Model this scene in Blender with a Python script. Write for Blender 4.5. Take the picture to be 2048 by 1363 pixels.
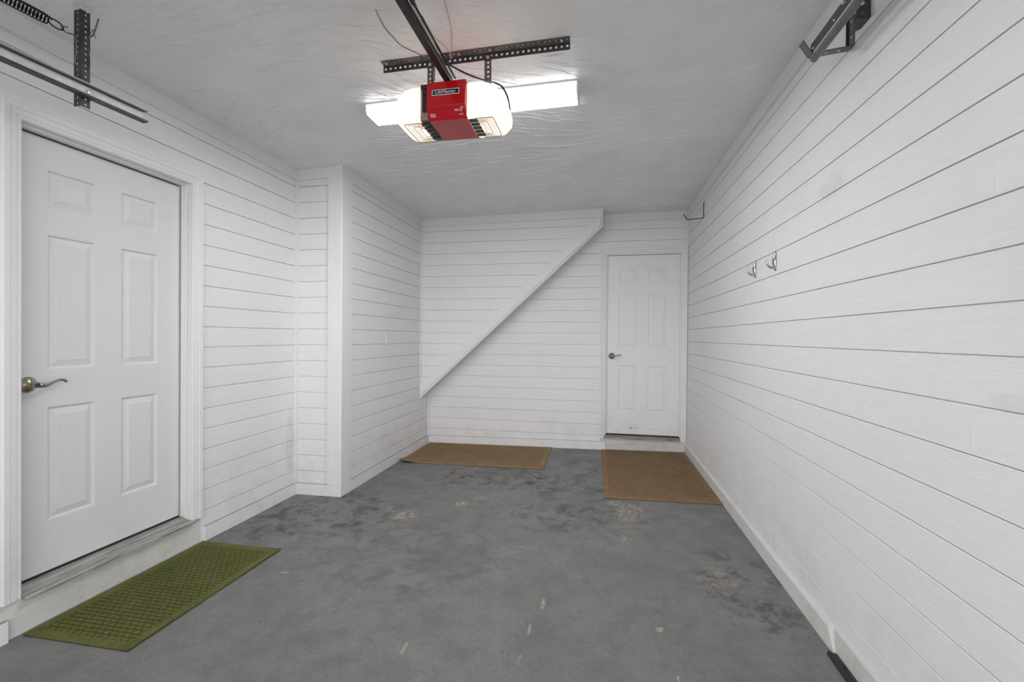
import bpy, bmesh, math, random
from mathutils import Vector, Matrix
random.seed(4)
S = bpy.context.scene
for o in list(bpy.data.objects): bpy.data.objects.remove(o)
COL = S.collection
PI = math.pi

# ------------------------------------------------------------------ camera
F_PX, YAW, PITCH, ROLL, CY = 892.39, 0.19347, -0.00671, 0.0078, 679.10
CAM_H = 1.31
def cam_axes():
    cy, sy = math.cos(YAW), math.sin(YAW)
    f = Vector((-sy*math.cos(PITCH), cy*math.cos(PITCH), math.sin(PITCH)))
    r = Vector((cy, sy, 0)); u = r.cross(f)
    c, s = math.cos(ROLL), math.sin(ROLL)
    return c*r+s*u, -s*r+c*u, f
cr, cu, cf = cam_axes()
cd = bpy.data.cameras.new('camera'); cam = bpy.data.objects.new('camera', cd); COL.objects.link(cam)
m = Matrix((cr, cu, -cf)).transposed().to_4x4(); m.translation = Vector((0, 0, CAM_H))
cam.matrix_world = m
cd.sensor_fit = 'HORIZONTAL'; cd.sensor_width = 36; cd.lens = 36*F_PX/2048
cd.shift_y = (CY-681.5)/2048; cd.clip_start = .02
S.camera = cam

# ------------------------------------------------------------------ light
S.view_settings.view_transform = 'Standard'; S.view_settings.look = 'None'
S.view_settings.gamma = 1; S.view_settings.use_curve_mapping = False
S.view_settings.exposure = 0.05
SKY = 1.12           # overcast daylight coming in through the open garage door behind the camera
TUBE = 45.0          # diffuser of the ceiling fixture
HORIZON = 5.2        # the band above the horizon against the rest of the sky
BULB = 20.0           # watts of each opener bulb
w = bpy.data.worlds.new('World'); S.world = w; w.use_nodes = True
w.node_tree.nodes['Background'].inputs[0].default_value = (1, 1, 1, 1)
_N, _L = w.node_tree.nodes, w.node_tree.links      # overcast sky, brightest in a band above the horizon
_tc = _N.new('ShaderNodeTexCoord'); _sx = _N.new('ShaderNodeSeparateXYZ'); _L.new(_tc.outputs['Generated'], _sx.inputs[0])
_mr = _N.new('ShaderNodeMapRange'); _mr.interpolation_type = 'SMOOTHSTEP'; _L.new(_sx.outputs['Z'], _mr.inputs['Value'])
_mr.inputs['From Min'].default_value = .04; _mr.inputs['From Max'].default_value = .40
_mr.inputs['To Min'].default_value = SKY*HORIZON; _mr.inputs['To Max'].default_value = SKY
_L.new(_mr.outputs[0], w.node_tree.nodes['Background'].inputs[1])
def light(name, kind, loc, energy, color=(1, 1, 1), **kw):
    d = bpy.data.lights.new(name, kind); d.energy = energy; d.color = color
    for k, v in kw.items(): setattr(d, k, v)
    o = bpy.data.objects.new(name, d); o.location = loc; COL.objects.link(o); return o
YD = -0.55           # the garage door opening
pt = light('door_opening_portal', 'AREA', (-.72, YD-.16, 1.1), 1, shape='RECTANGLE', size=3.0, size_y=2.2)
pt.rotation_euler = (math.radians(90), 0, 0); pt.data.cycles.is_portal = True

# ------------------------------------------------------------------ materials
def mat(name):
    m_ = bpy.data.materials.new(name); m_.use_nodes = True
    nt = m_.node_tree; return m_, nt, nt.nodes, nt.links, nt.nodes['Principled BSDF']
def simple(name, col, rough=.5, metal=0, spec=.5, noise=0, nscale=40, bump=0):
    m_, nt, N, L, b = mat(name)
    b.inputs['Base Color'].default_value = (*col, 1); b.inputs['Roughness'].default_value = rough
    b.inputs['Metallic'].default_value = metal; b.inputs['Specular IOR Level'].default_value = spec
    if noise or bump:
        tc = N.new('ShaderNodeTexCoord'); n = N.new('ShaderNodeTexNoise'); n.inputs['Scale'].default_value = nscale
        n.inputs['Detail'].default_value = 5; L.new(tc.outputs['Object'], n.inputs['Vector'])
        if noise:
            r = N.new('ShaderNodeValToRGB'); r.color_ramp.elements[0].position = .3; r.color_ramp.elements[1].position = .7
            r.color_ramp.elements[0].color = (*[c*(1-noise) for c in col], 1); r.color_ramp.elements[1].color = (*[min(1, c*(1+noise)) for c in col], 1)
            L.new(n.outputs['Fac'], r.inputs['Fac']); L.new(r.outputs['Color'], b.inputs['Base Color'])
        if bump:
            bp = N.new('ShaderNodeBump'); bp.inputs['Strength'].default_value = bump; bp.inputs['Distance'].default_value = .002
            L.new(n.outputs['Fac'], bp.inputs['Height']); L.new(bp.outputs['Normal'], b.inputs['Normal'])
    return m_
class NB:                                    # small node-building helper
    def __init__(s, N, L): s.N, s.L = N, L
    def put(s, v, sock):
        if hasattr(v, 'is_output'): s.L.new(v, sock)
        elif isinstance(v, (tuple, list)) and len(v) == 3 and sock.type == 'RGBA': sock.default_value = (*v, 1)
        else: sock.default_value = v
    def math(s, op, a, b=0.0, c=None, clamp=False):
        n = s.N.new('ShaderNodeMath'); n.operation = op; n.use_clamp = clamp
        s.put(a, n.inputs[0]); s.put(b, n.inputs[1])
        if c is not None: s.put(c, n.inputs[2])
        return n.outputs[0]
    def pos(s):
        return s.N.new('ShaderNodeNewGeometry').outputs['Position']
    def map(s, v, scale=(1, 1, 1), loc=(0, 0, 0), rot=(0, 0, 0)):
        n = s.N.new('ShaderNodeMapping'); s.L.new(v, n.inputs[0])
        n.inputs['Scale'].default_value = scale; n.inputs['Location'].default_value = loc; n.inputs['Rotation'].default_value = rot
        return n.outputs[0]
    def noise(s, v, scale, detail=4, rough=.5, dist=0):
        n = s.N.new('ShaderNodeTexNoise'); s.L.new(v, n.inputs['Vector'])
        n.inputs['Scale'].default_value = scale; n.inputs['Detail'].default_value = detail
        n.inputs['Roughness'].default_value = rough; n.inputs['Distortion'].default_value = dist
        return n.outputs['Fac']
    def ramp(s, f, p0, p1, v0=0.0, v1=1.0):
        n = s.N.new('ShaderNodeMapRange'); n.interpolation_type = 'SMOOTHSTEP'
        s.put(f, n.inputs['Value']); n.inputs['From Min'].default_value = p0; n.inputs['From Max'].default_value = p1
        n.inputs['To Min'].default_value = v0; n.inputs['To Max'].default_value = v1
        return n.outputs[0]
    def mix(s, f, a, b):
        n = s.N.new('ShaderNodeMix'); n.data_type = 'RGBA'
        s.put(f, n.inputs[0])
        for v, k in ((a, 6), (b, 7)): s.put(v, n.inputs[k])
        return n.outputs[2]
    def sep(s, v):
        n = s.N.new('ShaderNodeSeparateXYZ'); s.L.new(v, n.inputs[0]); return n.outputs
    def blob(s, x, y, cx, cy, rx, ry):       # soft elliptic mask, 1 inside
        a = s.math('DIVIDE', s.math('SUBTRACT', x, cx), rx); b = s.math('DIVIDE', s.math('SUBTRACT', y, cy), ry)
        d = s.math('SQRT', s.math('ADD', s.math('MULTIPLY', a, a), s.math('MULTIPLY', b, b)))
        return s.ramp(d, .55, 1.0, 1.0, 0.0)
    def bump(s, h, strength, dist, target):
        n = s.N.new('ShaderNodeBump'); n.inputs['Strength'].default_value = strength; n.inputs['Distance'].default_value = dist
        s.L.new(h, n.inputs['Height']); s.L.new(n.outputs['Normal'], target.inputs['Normal'])

WHITE = (.845, .845, .853)
def painted_boards(name, axis, smudges=(), base=WHITE, grain=1.0):
    """white painted boards; the wood grain runs along the axis (x or y); smudges: (along, z, r_along, r_z, colour, amount)"""
    m_, nt, N, L, b = mat(name); q = NB(N, L); P = q.pos()
    stretch = (1.2, 22, 22) if axis == 'x' else (22, 1.2, 22)
    if axis == 'z': stretch = (22, 22, 1.2)
    g = q.noise(q.map(P, stretch), 5, 5, .6, 1.4)
    fine = q.noise(P, 60, 3, .6)
    dirt = q.ramp(q.noise(P, 2.3, 6, .65, .4), .53, .78)
    c = q.mix(q.math('MULTIPLY', dirt, .10), base, (.48, .465, .44))
    c = q.mix(q.ramp(g, .38, .66, .10*grain, 0), c, (.55, .55, .55))
    xyz = q.sep(P); al = xyz['X'] if axis == 'x' else xyz['Y']
    rn = q.ramp(q.noise(P, 9, 6, .75), .30, .66)
    low = q.ramp(xyz['Z'], .05, .75, 1, 0)
    c = q.mix(q.math('MULTIPLY', q.math('MULTIPLY', low, q.ramp(q.noise(P, 5, 6, .7), .4, .75)), .28), c, (.47, .44, .40))
    for (a, z, ra, rz, col, amt) in smudges:
        k = q.math('MULTIPLY', q.math('MULTIPLY', q.blob(al, xyz['Z'], a, z, ra, rz), rn), amt)
        c = q.mix(k, c, col)
    L.new(c, b.inputs['Base Color'])
    b.inputs['Roughness'].default_value = .5; b.inputs['Specular IOR Level'].default_value = .35
    q.bump(q.math('ADD', g, q.math('MULTIPLY', fine, .35)), .45*grain, .0028, b)
    return m_
M = {}
M['wall_y'] = painted_boards('white_painted_boards', 'y', [
    (3.22, .43, .06, .33, (.50, .44, .35), .5)])
M['wall_r'] = painted_boards('white_painted_boards_right', 'y', [(2.10, 1.95, .16, .06, (.36, .35, .34), .22), (1.25, 1.16, .10, .03, (.45, .43, .41), .2)])
M['wall_x'] = painted_boards('white_painted_boards_across', 'x', [(.55, .32, 0.0001, .0001, (.4, .4, .4), 0)])
M['trim_y'] = painted_boards('white_trim_paint', 'y', base=(.83, .83, .838))
M['trim_x'] = painted_boards('white_trim_paint_across', 'x', base=(.83, .83, .838))
M['trim_z'] = painted_boards('white_trim_paint_upright', 'z', base=(.83, .83, .838))
M['door'] = painted_boards('white_door_paint', 'z', base=(.73, .73, .74), grain=.35)
M['door_b'] = painted_boards('white_back_door_paint', 'x', [(.36, .283, .020, .020, (.16, .16, .16), .8), (.42, .287, .04, .010, (.30, .30, .30), .6), (.60, .28, .06, .008, (.45, .45, .45), .5)], base=(.83, .83, .84), grain=.35)
def dusty(name, axis):
    m_ = painted_boards(name, axis, base=(.83, .83, .838)); nt = m_.node_tree; q = NB(nt.nodes, nt.links); b = nt.nodes['Principled BSDF']
    g = nt.nodes.new('ShaderNodeNewGeometry'); col = b.inputs['Base Color'].links[0].from_socket
    nz = q.ramp(q.sep(g.outputs['True Normal'])['Z'], .8, .95)
    nt.links.new(q.mix(q.math('MULTIPLY', nz, .85), col, (.24, .235, .225)), b.inputs['Base Color']); return m_
M['dust_y'] = dusty('dusty_topped_baseboard', 'y'); M['dust_x'] = dusty('dusty_topped_baseboard_across', 'x')
M['curb'] = painted_boards('scuffed_curb_paint', 'y', [(1.9, .07, .5, .1, (.42, .38, .34), .35)], base=(.72, .715, .70))
M['curb_x'] = painted_boards('scuffed_curb_paint_across', 'x', [(.5, .07, .5, .09, (.40, .37, .34), .4)], base=(.68, .67, .66))

def ceiling_mat():
    m_, nt, N, L, b = mat('skip_trowel_ceiling'); q = NB(N, L); P = q.pos()
    wob = N.new('ShaderNodeTexNoise'); wob.inputs['Scale'].default_value = 1.1; wob.inputs['Detail'].default_value = 3; L.new(P, wob.inputs['Vector'])
    v = N.new('ShaderNodeVectorMath'); v.operation = 'MULTIPLY_ADD'; L.new(wob.outputs['Color'], v.inputs[0])
    v.inputs[1].default_value = (.25, .55, 0); L.new(P, v.inputs[2])
    def ridge(sc, stretch, w_, th):
        n = q.noise(q.map(v.outputs[0], stretch), sc, 2, .5, .3)
        r = q.math('ABSOLUTE', q.math('SUBTRACT', n, .5))
        line = q.ramp(r, 0, w_, 1, 0)
        patch = q.ramp(q.noise(q.map(P, (1.0, 1.6, 1), loc=(sc, 0, 0)), 2.6, 4, .6), th, th+.13)
        return q.math('MULTIPLY', line, patch)
    h = q.math('ADD', ridge(2.6, (1, 6.5, 1), .013, .40), ridge(5.5, (.9, 5.0, 1), .020, .42))
    h = q.math('ADD', h, q.math('MULTIPLY', ridge(11, (.8, 4.0, 1), .03, .50), .7))
    h = q.math('ADD', h, q.math('MULTIPLY', q.noise(P, 35, 4, .6), .10))
    L.new(q.mix(q.ramp(q.noise(P, 3, 4), .35, .65), (.80, .80, .805), (.85, .85, .855)), b.inputs['Base Color'])
    b.inputs['Roughness'].default_value = .35; b.inputs['Specular IOR Level'].default_value = .5
    q.bump(h, .35, .003, b)
    return m_
M['ceiling'] = ceiling_mat()

def floor_mat():
    m_, nt, N, L, b = mat('grey_floor_paint'); q = NB(N, L); P = q.pos(); xyz = q.sep(P); x, y = xyz['X'], xyz['Y']
    base = q.mix(q.ramp(q.noise(P, 1.6, 6, .65, .6), .35, .7), (.205, .205, .202), (.250, .249, .244))
    base = q.mix(q.math('MULTIPLY', q.ramp(q.noise(P, 9, 6, .7), .42, .66), .35), base, (.108, .110, .110))
    base = q.mix(q.ramp(q.noise(P, 70, 5, .85), .36, .64, 0, .42), base, (.125, .125, .122))
    # warm worn areas
    warm = q.math('MULTIPLY', q.ramp(q.noise(q.map(P, (1, 1, 1), loc=(7, 3, 0)), 1.9, 6, .7), .48, .68), .30)
    base = q.mix(warm, base, (.128, .117, .104))
    dn = q.ramp(q.noise(q.map(P, (1, 1, 1), loc=(3, 9, 0)), 7.5, 8, .78, .25), .47, .62)
    for (cx, cy, rx, ry, a) in ((-1.95, 3.0, .65, .55, .85), (-1.0, 4.0, .75, .45, .9), (-.25, 3.85, .55, .45, .8), (-.35, 3.2, .6, .35, .6),
                                (.05, 3.2, .45, .5, .5), (-2.3, 2.7, .4, .5, .7), (.72, 2.45, .3, .5, .8), (-1.1, 2.5, .9, .6, .35), (-.1, 4.6, .3, .5, .6)):
        base = q.mix(q.math('MULTIPLY', q.math('MULTIPLY', q.blob(x, y, cx, cy, rx, ry), dn), a), base, (.060, .057, .053))
    # chipped paint: concrete and rusty primer show
    ch = q.ramp(q.noise(P, 34, 6, .75), .50, .56)
    ch2 = q.ramp(q.noise(q.map(P, (1, 1, 1), loc=(5, 5, 0)), 22, 6, .75), .50, .57)
    for (cx, cy, rx, ry, a) in ((-1.36, 3.01, .10, .12, 1), (-1.03, 3.31, .065, .06, 1), (.22, 3.36, .13, .22, .75), (.13, 3.52, .09, .06, .8), (.27, 2.03, .035, .02, .9), (.17, 2.9, .05, .08, .6), (-.9, 3.45, .12, .05, .5), (-1.5, 3.1, .1, .05, .4), (.62, 2.5, .12, .16, .35)):
        bl = q.blob(x, y, cx, cy, rx, ry)
        base = q.mix(q.math('MULTIPLY', q.math('MULTIPLY', bl, ch2), a), base, (.26, .18, .14))
        base = q.mix(q.math('MULTIPLY', q.math('MULTIPLY', bl, ch), a), base, (.44, .41, .35))
    # pale flakes and long scratches
    for (cx, cy, rx, ry) in ((-.255, 2.13, .012, .06), (-.29, 1.93, .008, .05), (-.78, 1.72, .010, .05), (-1.68, 2.156, .03, .010), (-.30, 1.74, .009, .035), (.30, 1.75, .006, .03)):
        base = q.mix(q.math('MULTIPLY', q.blob(x, y, cx, cy, rx, ry), q.ramp(q.noise(P, 90, 3, .6), .42, .5)), base, (.38, .37, .33))
    sp = N.new('ShaderNodeTexVoronoi'); sp.inputs['Scale'].default_value = 16; L.new(P, sp.inputs['Vector'])
    gate = q.ramp(q.noise(q.map(P, (1, 1, 1), loc=(1, 2, 0)), 30, 2), .60, .64)
    base = q.mix(q.math('MULTIPLY', q.ramp(sp.outputs['Distance'], .05, .08, 1, 0), gate), base, (.045, .042, .04))
    sp2 = N.new('ShaderNodeTexVoronoi'); sp2.inputs['Scale'].default_value = 11; L.new(q.map(P, (1, 1, 1), loc=(4, 1, 0)), sp2.inputs['Vector'])
    gate2 = q.ramp(q.noise(q.map(P, (1, 1, 1), loc=(11, 2, 0)), 24, 2), .64, .66)
    base = q.mix(q.math('MULTIPLY', q.ramp(sp2.outputs['Distance'], .03, .05, 1, 0), gate2), base, (.42, .41, .38))
    sc = q.math('ABSOLUTE', q.math('SUBTRACT', q.noise(q.map(P, (2.2, .8, 1), rot=(0, 0, .45)), 2.2, 3, .5, .5), .5))
    base = q.mix(q.math('MULTIPLY', q.math('MULTIPLY', q.ramp(sc, 0, .0022, 1, 0), q.ramp(q.noise(P, 3.1, 2), .5, .6)), .5), base, (.07, .068, .065))
    L.new(base, b.inputs['Base Color'])
    L.new(q.ramp(q.noise(P, 4, 5, .7), .3, .7, .40, .62), b.inputs['Roughness'])
    b.inputs['Specular IOR Level'].default_value = .35
    q.bump(q.noise(P, 28, 6, .7), .25, .003, b)
    return m_
M['floor'] = floor_mat()

def mat_rug(name, c0, c1, cdirt, rot, sx, sy, border, green=False):
    """ribbed doormat: a raised brick-like weave in object space inside a flat border"""
    m_, nt, N, L, b = mat(name); q = NB(N, L)
    tc = N.new('ShaderNodeTexCoord'); O = tc.outputs['Object']; G = q.map(O, rot=(0, 0, rot))
    xyz = q.sep(G); o = q.sep(O)
    br = N.new('ShaderNodeTexBrick'); L.new(G, br.inputs['Vector'])
    br.inputs['Scale'].default_value = 1; br.inputs['Brick Width'].default_value = sx; br.inputs['Row Height'].default_value = sy
    br.inputs['Mortar Size'].default_value = sy*.15; br.inputs['Mortar Smooth'].default_value = .8
    br.inputs['Color1'].default_value = (1, 1, 1, 1); br.inputs['Color2'].default_value = (1, 1, 1, 1); br.inputs['Mortar'].default_value = (0, 0, 0, 1)
    hx, hy = border
    inx = q.ramp(q.math('ABSOLUTE', o['X']), hx-.004, hx, 1, 0); iny = q.ramp(q.math('ABSOLUTE', o['Y']), hy-.004, hy, 1, 0)
    ins = q.math('MULTIPLY', inx, iny)
    h = q.math('ADD', q.math('MULTIPLY', br.outputs['Color'], ins), q.math('MULTIPLY', q.math('SUBTRACT', 1.0, ins), .75))
    n1 = q.ramp(q.noise(O, 5, 6, .7), .38, .64); fz_ = q.noise(O, 230, 4, .8)
    c = q.mix(n1, c0, c1); c = q.mix(q.ramp(fz_, .42, .58, 0, .75), c, cdirt); c = q.mix(q.ramp(q.noise(O, 14, 5, .75), .5, .7, 0, .35), c, cdirt)
    c = q.mix(q.math('MULTIPLY', q.ramp(h, 0, .7, 1, 0), .8), c, cdirt)
    sp = q.ramp(q.noise(O, 60, 2, .4), .76, .78)
    c = q.mix(sp, c, (.40, .37, .26))
    L.new(c, b.inputs['Base Color']); b.inputs['Roughness'].default_value = .95; b.inputs['Specular IOR Level'].default_value = .1
    q.bump(q.math('ADD', h, q.math('MULTIPLY', fz_, .3)), 1.0, .007, b)
    return m_
M['rug_green'] = mat_rug('green_ribbed_mat', (.225, .215, .075), (.165, .195, .058), (.070, .072, .026), 0, .036, .024, (.235, .408))
M['rug_brown'] = mat_rug('brown_ribbed_mat', (.46, .315, .185), (.38, .255, .145), (.165, .110, .066), .72, .45, .026, (.695, .385))
M['rug_brown2'] = mat_rug('brown_ribbed_mat_dark', (.40, .272, .155), (.33, .220, .125), (.145, .097, .057), .72, .45, .026, (.40, .72))
M['rubber'] = simple('black_rubber', (.022, .022, .022), .7, noise=.3, nscale=60, bump=.2)
M['rubber_grey'] = simple('dirty_grey_concrete', (.055, .055, .055), .85, noise=.35, nscale=30, bump=.5)
M['steel'] = simple('dark_galvanised_steel', (.062, .062, .066), .5, .4, noise=.25, nscale=25)
M['steel_rusty'] = simple('rusty_galvanised_steel', (.15, .13, .12), .55, .5, noise=.35, nscale=30)
M['steel_lt'] = simple('pale_galvanised_steel', (.74, .74, .74), .5, 0, noise=.12, nscale=30)
M['steel_mid'] = simple('grey_galvanised_steel', (.16, .16, .16), .42, .45, noise=.2, nscale=30)
M['bolt'] = simple('bright_zinc_bolt', (.75, .75, .74), .3, .8)
M['iron'] = simple('black_spring_steel', (.012, .012, .012), .35, .6)
M['rail'] = simple('black_rail_paint', (.018, .017, .016), .45, .3, noise=.3, nscale=18)
M['red'] = simple('glossy_red_cover', (.50, .006, .012), .16, noise=.04, nscale=8)
M['black'] = simple('black_plastic', (.015, .015, .016), .4)
M['tan'] = simple('tan_chassis_metal', (.30, .24, .19), .45, .3)
M['badge'] = simple('dark_teal_badge', (.012, .03, .032), .3)
M['print'] = simple('white_print', (.85, .85, .84), .5)
M['nickel'] = simple('pewter_lever', (.40, .38, .33), .22, .95)
M['brass'] = simple('polished_brass', (.75, .48, .12), .2, .95)
M['chrome'] = simple('satin_nickel', (.46, .45, .43), .18, 1.0)
M['cable'] = simple('black_cable_sheath', (.02, .018, .018), .5)
M['cable_grey'] = simple('grey_wire_sheath', (.45, .44, .42), .5)
M['wire_cream'] = simple('cream_wire_sheath', (.55, .48, .30), .5)
M['plate'] = simple('white_switch_plastic', (.80, .80, .79), .3)
M['housing'] = simple('white_enamelled_housing', (.75, .75, .75), .4)
M['plaster'] = simple('white_plaster_smear', (.70, .70, .69), .8, noise=.1, nscale=50, bump=.8)
M['sill'] = None
def sill_mat():
    m_, nt, N, L, b = mat('weathered_grey_sill'); q = NB(N, L); P = q.pos()
    g = q.noise(q.map(P, (60, 1.6, 60)), 3, 5, .65, .5)
    L.new(q.mix(q.ramp(g, .35, .62), (.15, .14, .13), (.46, .45, .43)), b.inputs['Base Color'])
    b.inputs['Roughness'].default_value = .7; q.bump(g, .5, .003, b); return m_
M['sill'] = sill_mat()
def sill_x():
    m_, nt, N, L, b = mat('weathered_back_sill'); q = NB(N, L); P = q.pos()
    g = q.noise(q.map(P, (2.0, 40, 60)), 3, 5, .65, .5)
    L.new(q.mix(q.ramp(g, .38, .60), (.14, .13, .12), (.42, .41, .39)), b.inputs['Base Color'])
    b.inputs['Roughness'].default_value = .7; q.bump(g, .5, .003, b); return m_
M['sill_x'] = sill_x()
def emis(name, col, s, base=(.8, .8, .8)):
    m_, nt, N, L, b = mat(name)
    b.inputs['Base Color'].default_value = (*base, 1); b.inputs['Emission Color'].default_value = (*col, 1)
    b.inputs['Emission Strength'].default_value = s; return m_
M['diffuser'] = emis('lit_acrylic_diffuser', (1, 1, 1), TUBE)
M['diffuser_side'] = emis('lit_diffuser_edge', (1, 1, 1), 4.0)
M['bulb'] = emis('lit_bulb_glass', (1, .88, .74), 24)
def lens_mat():
    m_, nt, N, L, b = mat('frosted_light_lens'); q = NB(N, L)
    tr = N.new('ShaderNodeBsdfTranslucent'); tr.inputs['Color'].default_value = (.56, .55, .53, 1)
    b.inputs['Base Color'].default_value = (.85, .84, .82, 1); b.inputs['Roughness'].default_value = .25
    mx = N.new('ShaderNodeMixShader'); mx.inputs[0].default_value = .5
    L.new(b.outputs[0], mx.inputs[1]); L.new(tr.outputs[0], mx.inputs[2])
    out = N['Material Output']; L.new(mx.outputs[0], out.inputs['Surface']); return m_
M['lens'] = lens_mat()

# ------------------------------------------------------------------ helpers
def obj(name, bm, material, parent=None, smooth=False, bevel=0):
    bmesh.ops.recalc_face_normals(bm, faces=bm.faces)
    me = bpy.data.meshes.new(name); bm.to_mesh(me); bm.free()
    if smooth:
        for p_ in me.polygons: p_.use_smooth = True
    me.materials.append(material)
    o = bpy.data.objects.new(name, me); COL.objects.link(o)
    if parent: o.parent = parent; o.matrix_parent_inverse = Matrix.Translation(-Vector(parent.location))
    if bevel:
        md = o.modifiers.new('bevel', 'BEVEL'); md.width = bevel; md.segments = 2; md.limit_method = 'ANGLE'
    return o
def struct(o): o['kind'] = 'structure'; return o
def tag(o, label, cat, group=None):
    o['label'] = label; o['category'] = cat
    if group: o['group'] = group
    return o
def empty(name, loc):
    o = bpy.data.objects.new(name, None); o.location = loc; o.empty_display_size = .05; COL.objects.link(o); return o
def box(bm, x0, x1, y0, y1, z0, z1):
    vs = [bm.verts.new((x, y, z)) for x in (x0, x1) for y in (y0, y1) for z in (z0, z1)]
    for f in ((0, 1, 3, 2), (4, 6, 7, 5), (0, 4, 5, 1), (2, 3, 7, 6), (0, 2, 6, 4), (1, 5, 7, 3)): bm.faces.new([vs[i] for i in f])
def boxo(name, d, material, parent=None, bevel=0):
    bm = bmesh.new(); box(bm, *d); return obj(name, bm, material, parent, bevel=bevel)
def loft(bm, rings, cap=True, closed=True):
    R_ = [[bm.verts.new(p) for p in r] for r in rings]; n = len(R_[0])
    for a, b in zip(R_, R_[1:]):
        for i in range(n if closed else n-1):
            j = (i+1) % n; bm.faces.new((a[i], a[j], b[j], b[i]))
    if cap: bm.faces.new(R_[0][::-1]); bm.faces.new(R_[-1])
def tube(bm, pts, r, seg=8, radii=None, flat=1.0):
    pts = [Vector(p) for p in pts]; rings = []; up = None
    for i, p_ in enumerate(pts):
        t = (pts[min(i+1, len(pts)-1)]-pts[max(i-1, 0)]).normalized()
        if up is None:
            up = Vector((0, 0, 1)) if abs(t.z) < .9 else Vector((1, 0, 0))
        up = (up-t*up.dot(t)).normalized(); s = t.cross(up)
        rr = radii[i] if radii else r
        rings.append([p_+(s*math.cos(a)+up*math.sin(a)*flat)*rr for a in [2*PI*k/seg for k in range(seg)]])
    loft(bm, rings)
def spline(pts, n=8):                         # Catmull-Rom
    P_ = [Vector(p) for p in pts]; P_ = [P_[0]*2-P_[1]]+P_+[P_[-1]*2-P_[-2]]; out = []
    for i in range(1, len(P_)-2):
        a, b, c, d = P_[i-1:i+3]
        for k in range(n):
            t = k/n; out.append(.5*((2*b)+(c-a)*t+(2*a-5*b+4*c-d)*t*t+(3*b-a-3*c+d)*t**3))
    out.append(P_[-2]); return out
def lathe(bm, prof, origin, axis, seg=24):    # prof: (distance along axis, radius)
    ax = Vector(axis).normalized(); a = Vector((0, 0, 1)) if abs(ax.z) < .9 else Vector((1, 0, 0))
    u = ax.cross(a).normalized(); v = ax.cross(u); o = Vector(origin)
    loft(bm, [[o+ax*d+(u*math.cos(t)+v*math.sin(t))*max(r, 1e-4) for t in [2*PI*k/seg for k in range(seg)]] for d, r in prof])
def fz(x): return .0148*(x+2.2)               # the slab rises slightly towards the right wall
def cz(x): return 2.702+.0125*x               # and so does the ceiling

# wall frames: (a along, d out of the wall, z) -> world
XL, XR, YP, XP, YB, YU = -2.468, .951, 3.29, -2.063, 5.198, 4.942
FR = {'left': lambda a, d, z: (XL+d, a, z), 'right': lambda a, d, z: (XR-d, a, z), 'pier': lambda a, d, z: (a, YP-d, z),
      'side': lambda a, d, z: (XP+d, a, z), 'back': lambda a, d, z: (a, YB-d, z), 'upper': lambda a, d, z: (a, YU-d, z)}
PITCHZ = .1302
def boards(bm, fr, rects, z0, thick=.11):
    """tongue-and-groove cladding: rects = (a0(z), a1(z), zlo, zhi); grooves at z0 + n*pitch"""
    for a0, a1, lo, hi in rects:
        A0 = a0 if callable(a0) else (lambda z, v=a0: v); A1 = a1 if callable(a1) else (lambda z, v=a1: v)
        prof = [(lo, 0)]
        k = math.ceil((lo-z0)/PITCHZ-1e-6)
        while z0+k*PITCHZ < hi-.006:
            g = z0+k*PITCHZ; k += 1
            if g < lo+.006: continue
            prof += [(g-.0050, 0), (g-.0027, -.0022), (g-.0027, -.0105), (g+.0007, -.0105), (g+.0007, -.0008), (g+.0015, 0)]
        prof += [(hi, 0)]
        prof += [(hi, -thick), (lo, -thick)]
        loft(bm, [[FR[fr](A(z), d, z) for z, d in prof] for A in (A0, A1)])
def seams(bm, fr, lst, z0):                   # butt joints of boards: a hair of filler line
    for a, k in lst:
        zb = z0+k*PITCHZ
        x = [FR[fr](a+da, d, z) for da in (-.0008, .0008) for d in (-.001, .0006) for z in (zb+.006, zb+PITCHZ-.007)]
        xs = [p_[0] for p_ in x]; ys = [p_[1] for p_ in x]; zs = [p_[2] for p_ in x]
        box(bm, min(xs), max(xs), min(ys), max(ys), min(zs), max(zs))

# ------------------------------------------------------------------ floor, ceiling, walls
YF = YD-.15
bm = bmesh.new()
v = [bm.verts.new((x, y, fz(x)-(.15 if lo else 0))) for lo in (0, 1) for x, y in ((-2.75, YF-.02), (1.25, YF-.02), (1.25, 5.5), (-2.75, 5.5))]
for f in ((0, 1, 2, 3), (7, 6, 5, 4), (0, 4, 5, 1), (1, 5, 6, 2), (2, 6, 7, 3), (3, 7, 4, 0)): bm.faces.new([v[i] for i in f])
struct(obj('floor', bm, M['floor']))
bm = bmesh.new(); box(bm, -9, 8, -14, YF-.021, -.25, -.03); struct(obj('driveway', bm, simple('pale_concrete_drive', (.50, .49, .47), .9, noise=.08, nscale=3)))  # out of view; made pale and long to bounce daylight onto the ceiling
bm = bmesh.new()
v = [bm.verts.new((x, y, cz(x)+(.12 if hi else 0))) for hi in (0, 1) for x, y in ((-2.6, YF), (1.1, YF), (1.1, 5.35), (-2.6, 5.35))]
for f in ((3, 2, 1, 0), (4, 5, 6, 7), (0, 1, 5, 4), (1, 2, 6, 5), (2, 3, 7, 6), (3, 0, 4, 7)): bm.faces.new([v[i] for i in f])
RG = random.Random(11)
def flow(x, y): return .30*math.sin(1.9*x+.8*y+1)+.28*math.sin(2.7*y-1.3*x+.4)+.12*math.sin(5.1*x+3.3*y)
def dens(x, y): return .5+.5*math.sin(2.1*x+1.7+.8*math.sin(1.6*y))*math.sin(2.4*y+.6+.7*math.sin(1.9*x))
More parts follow.
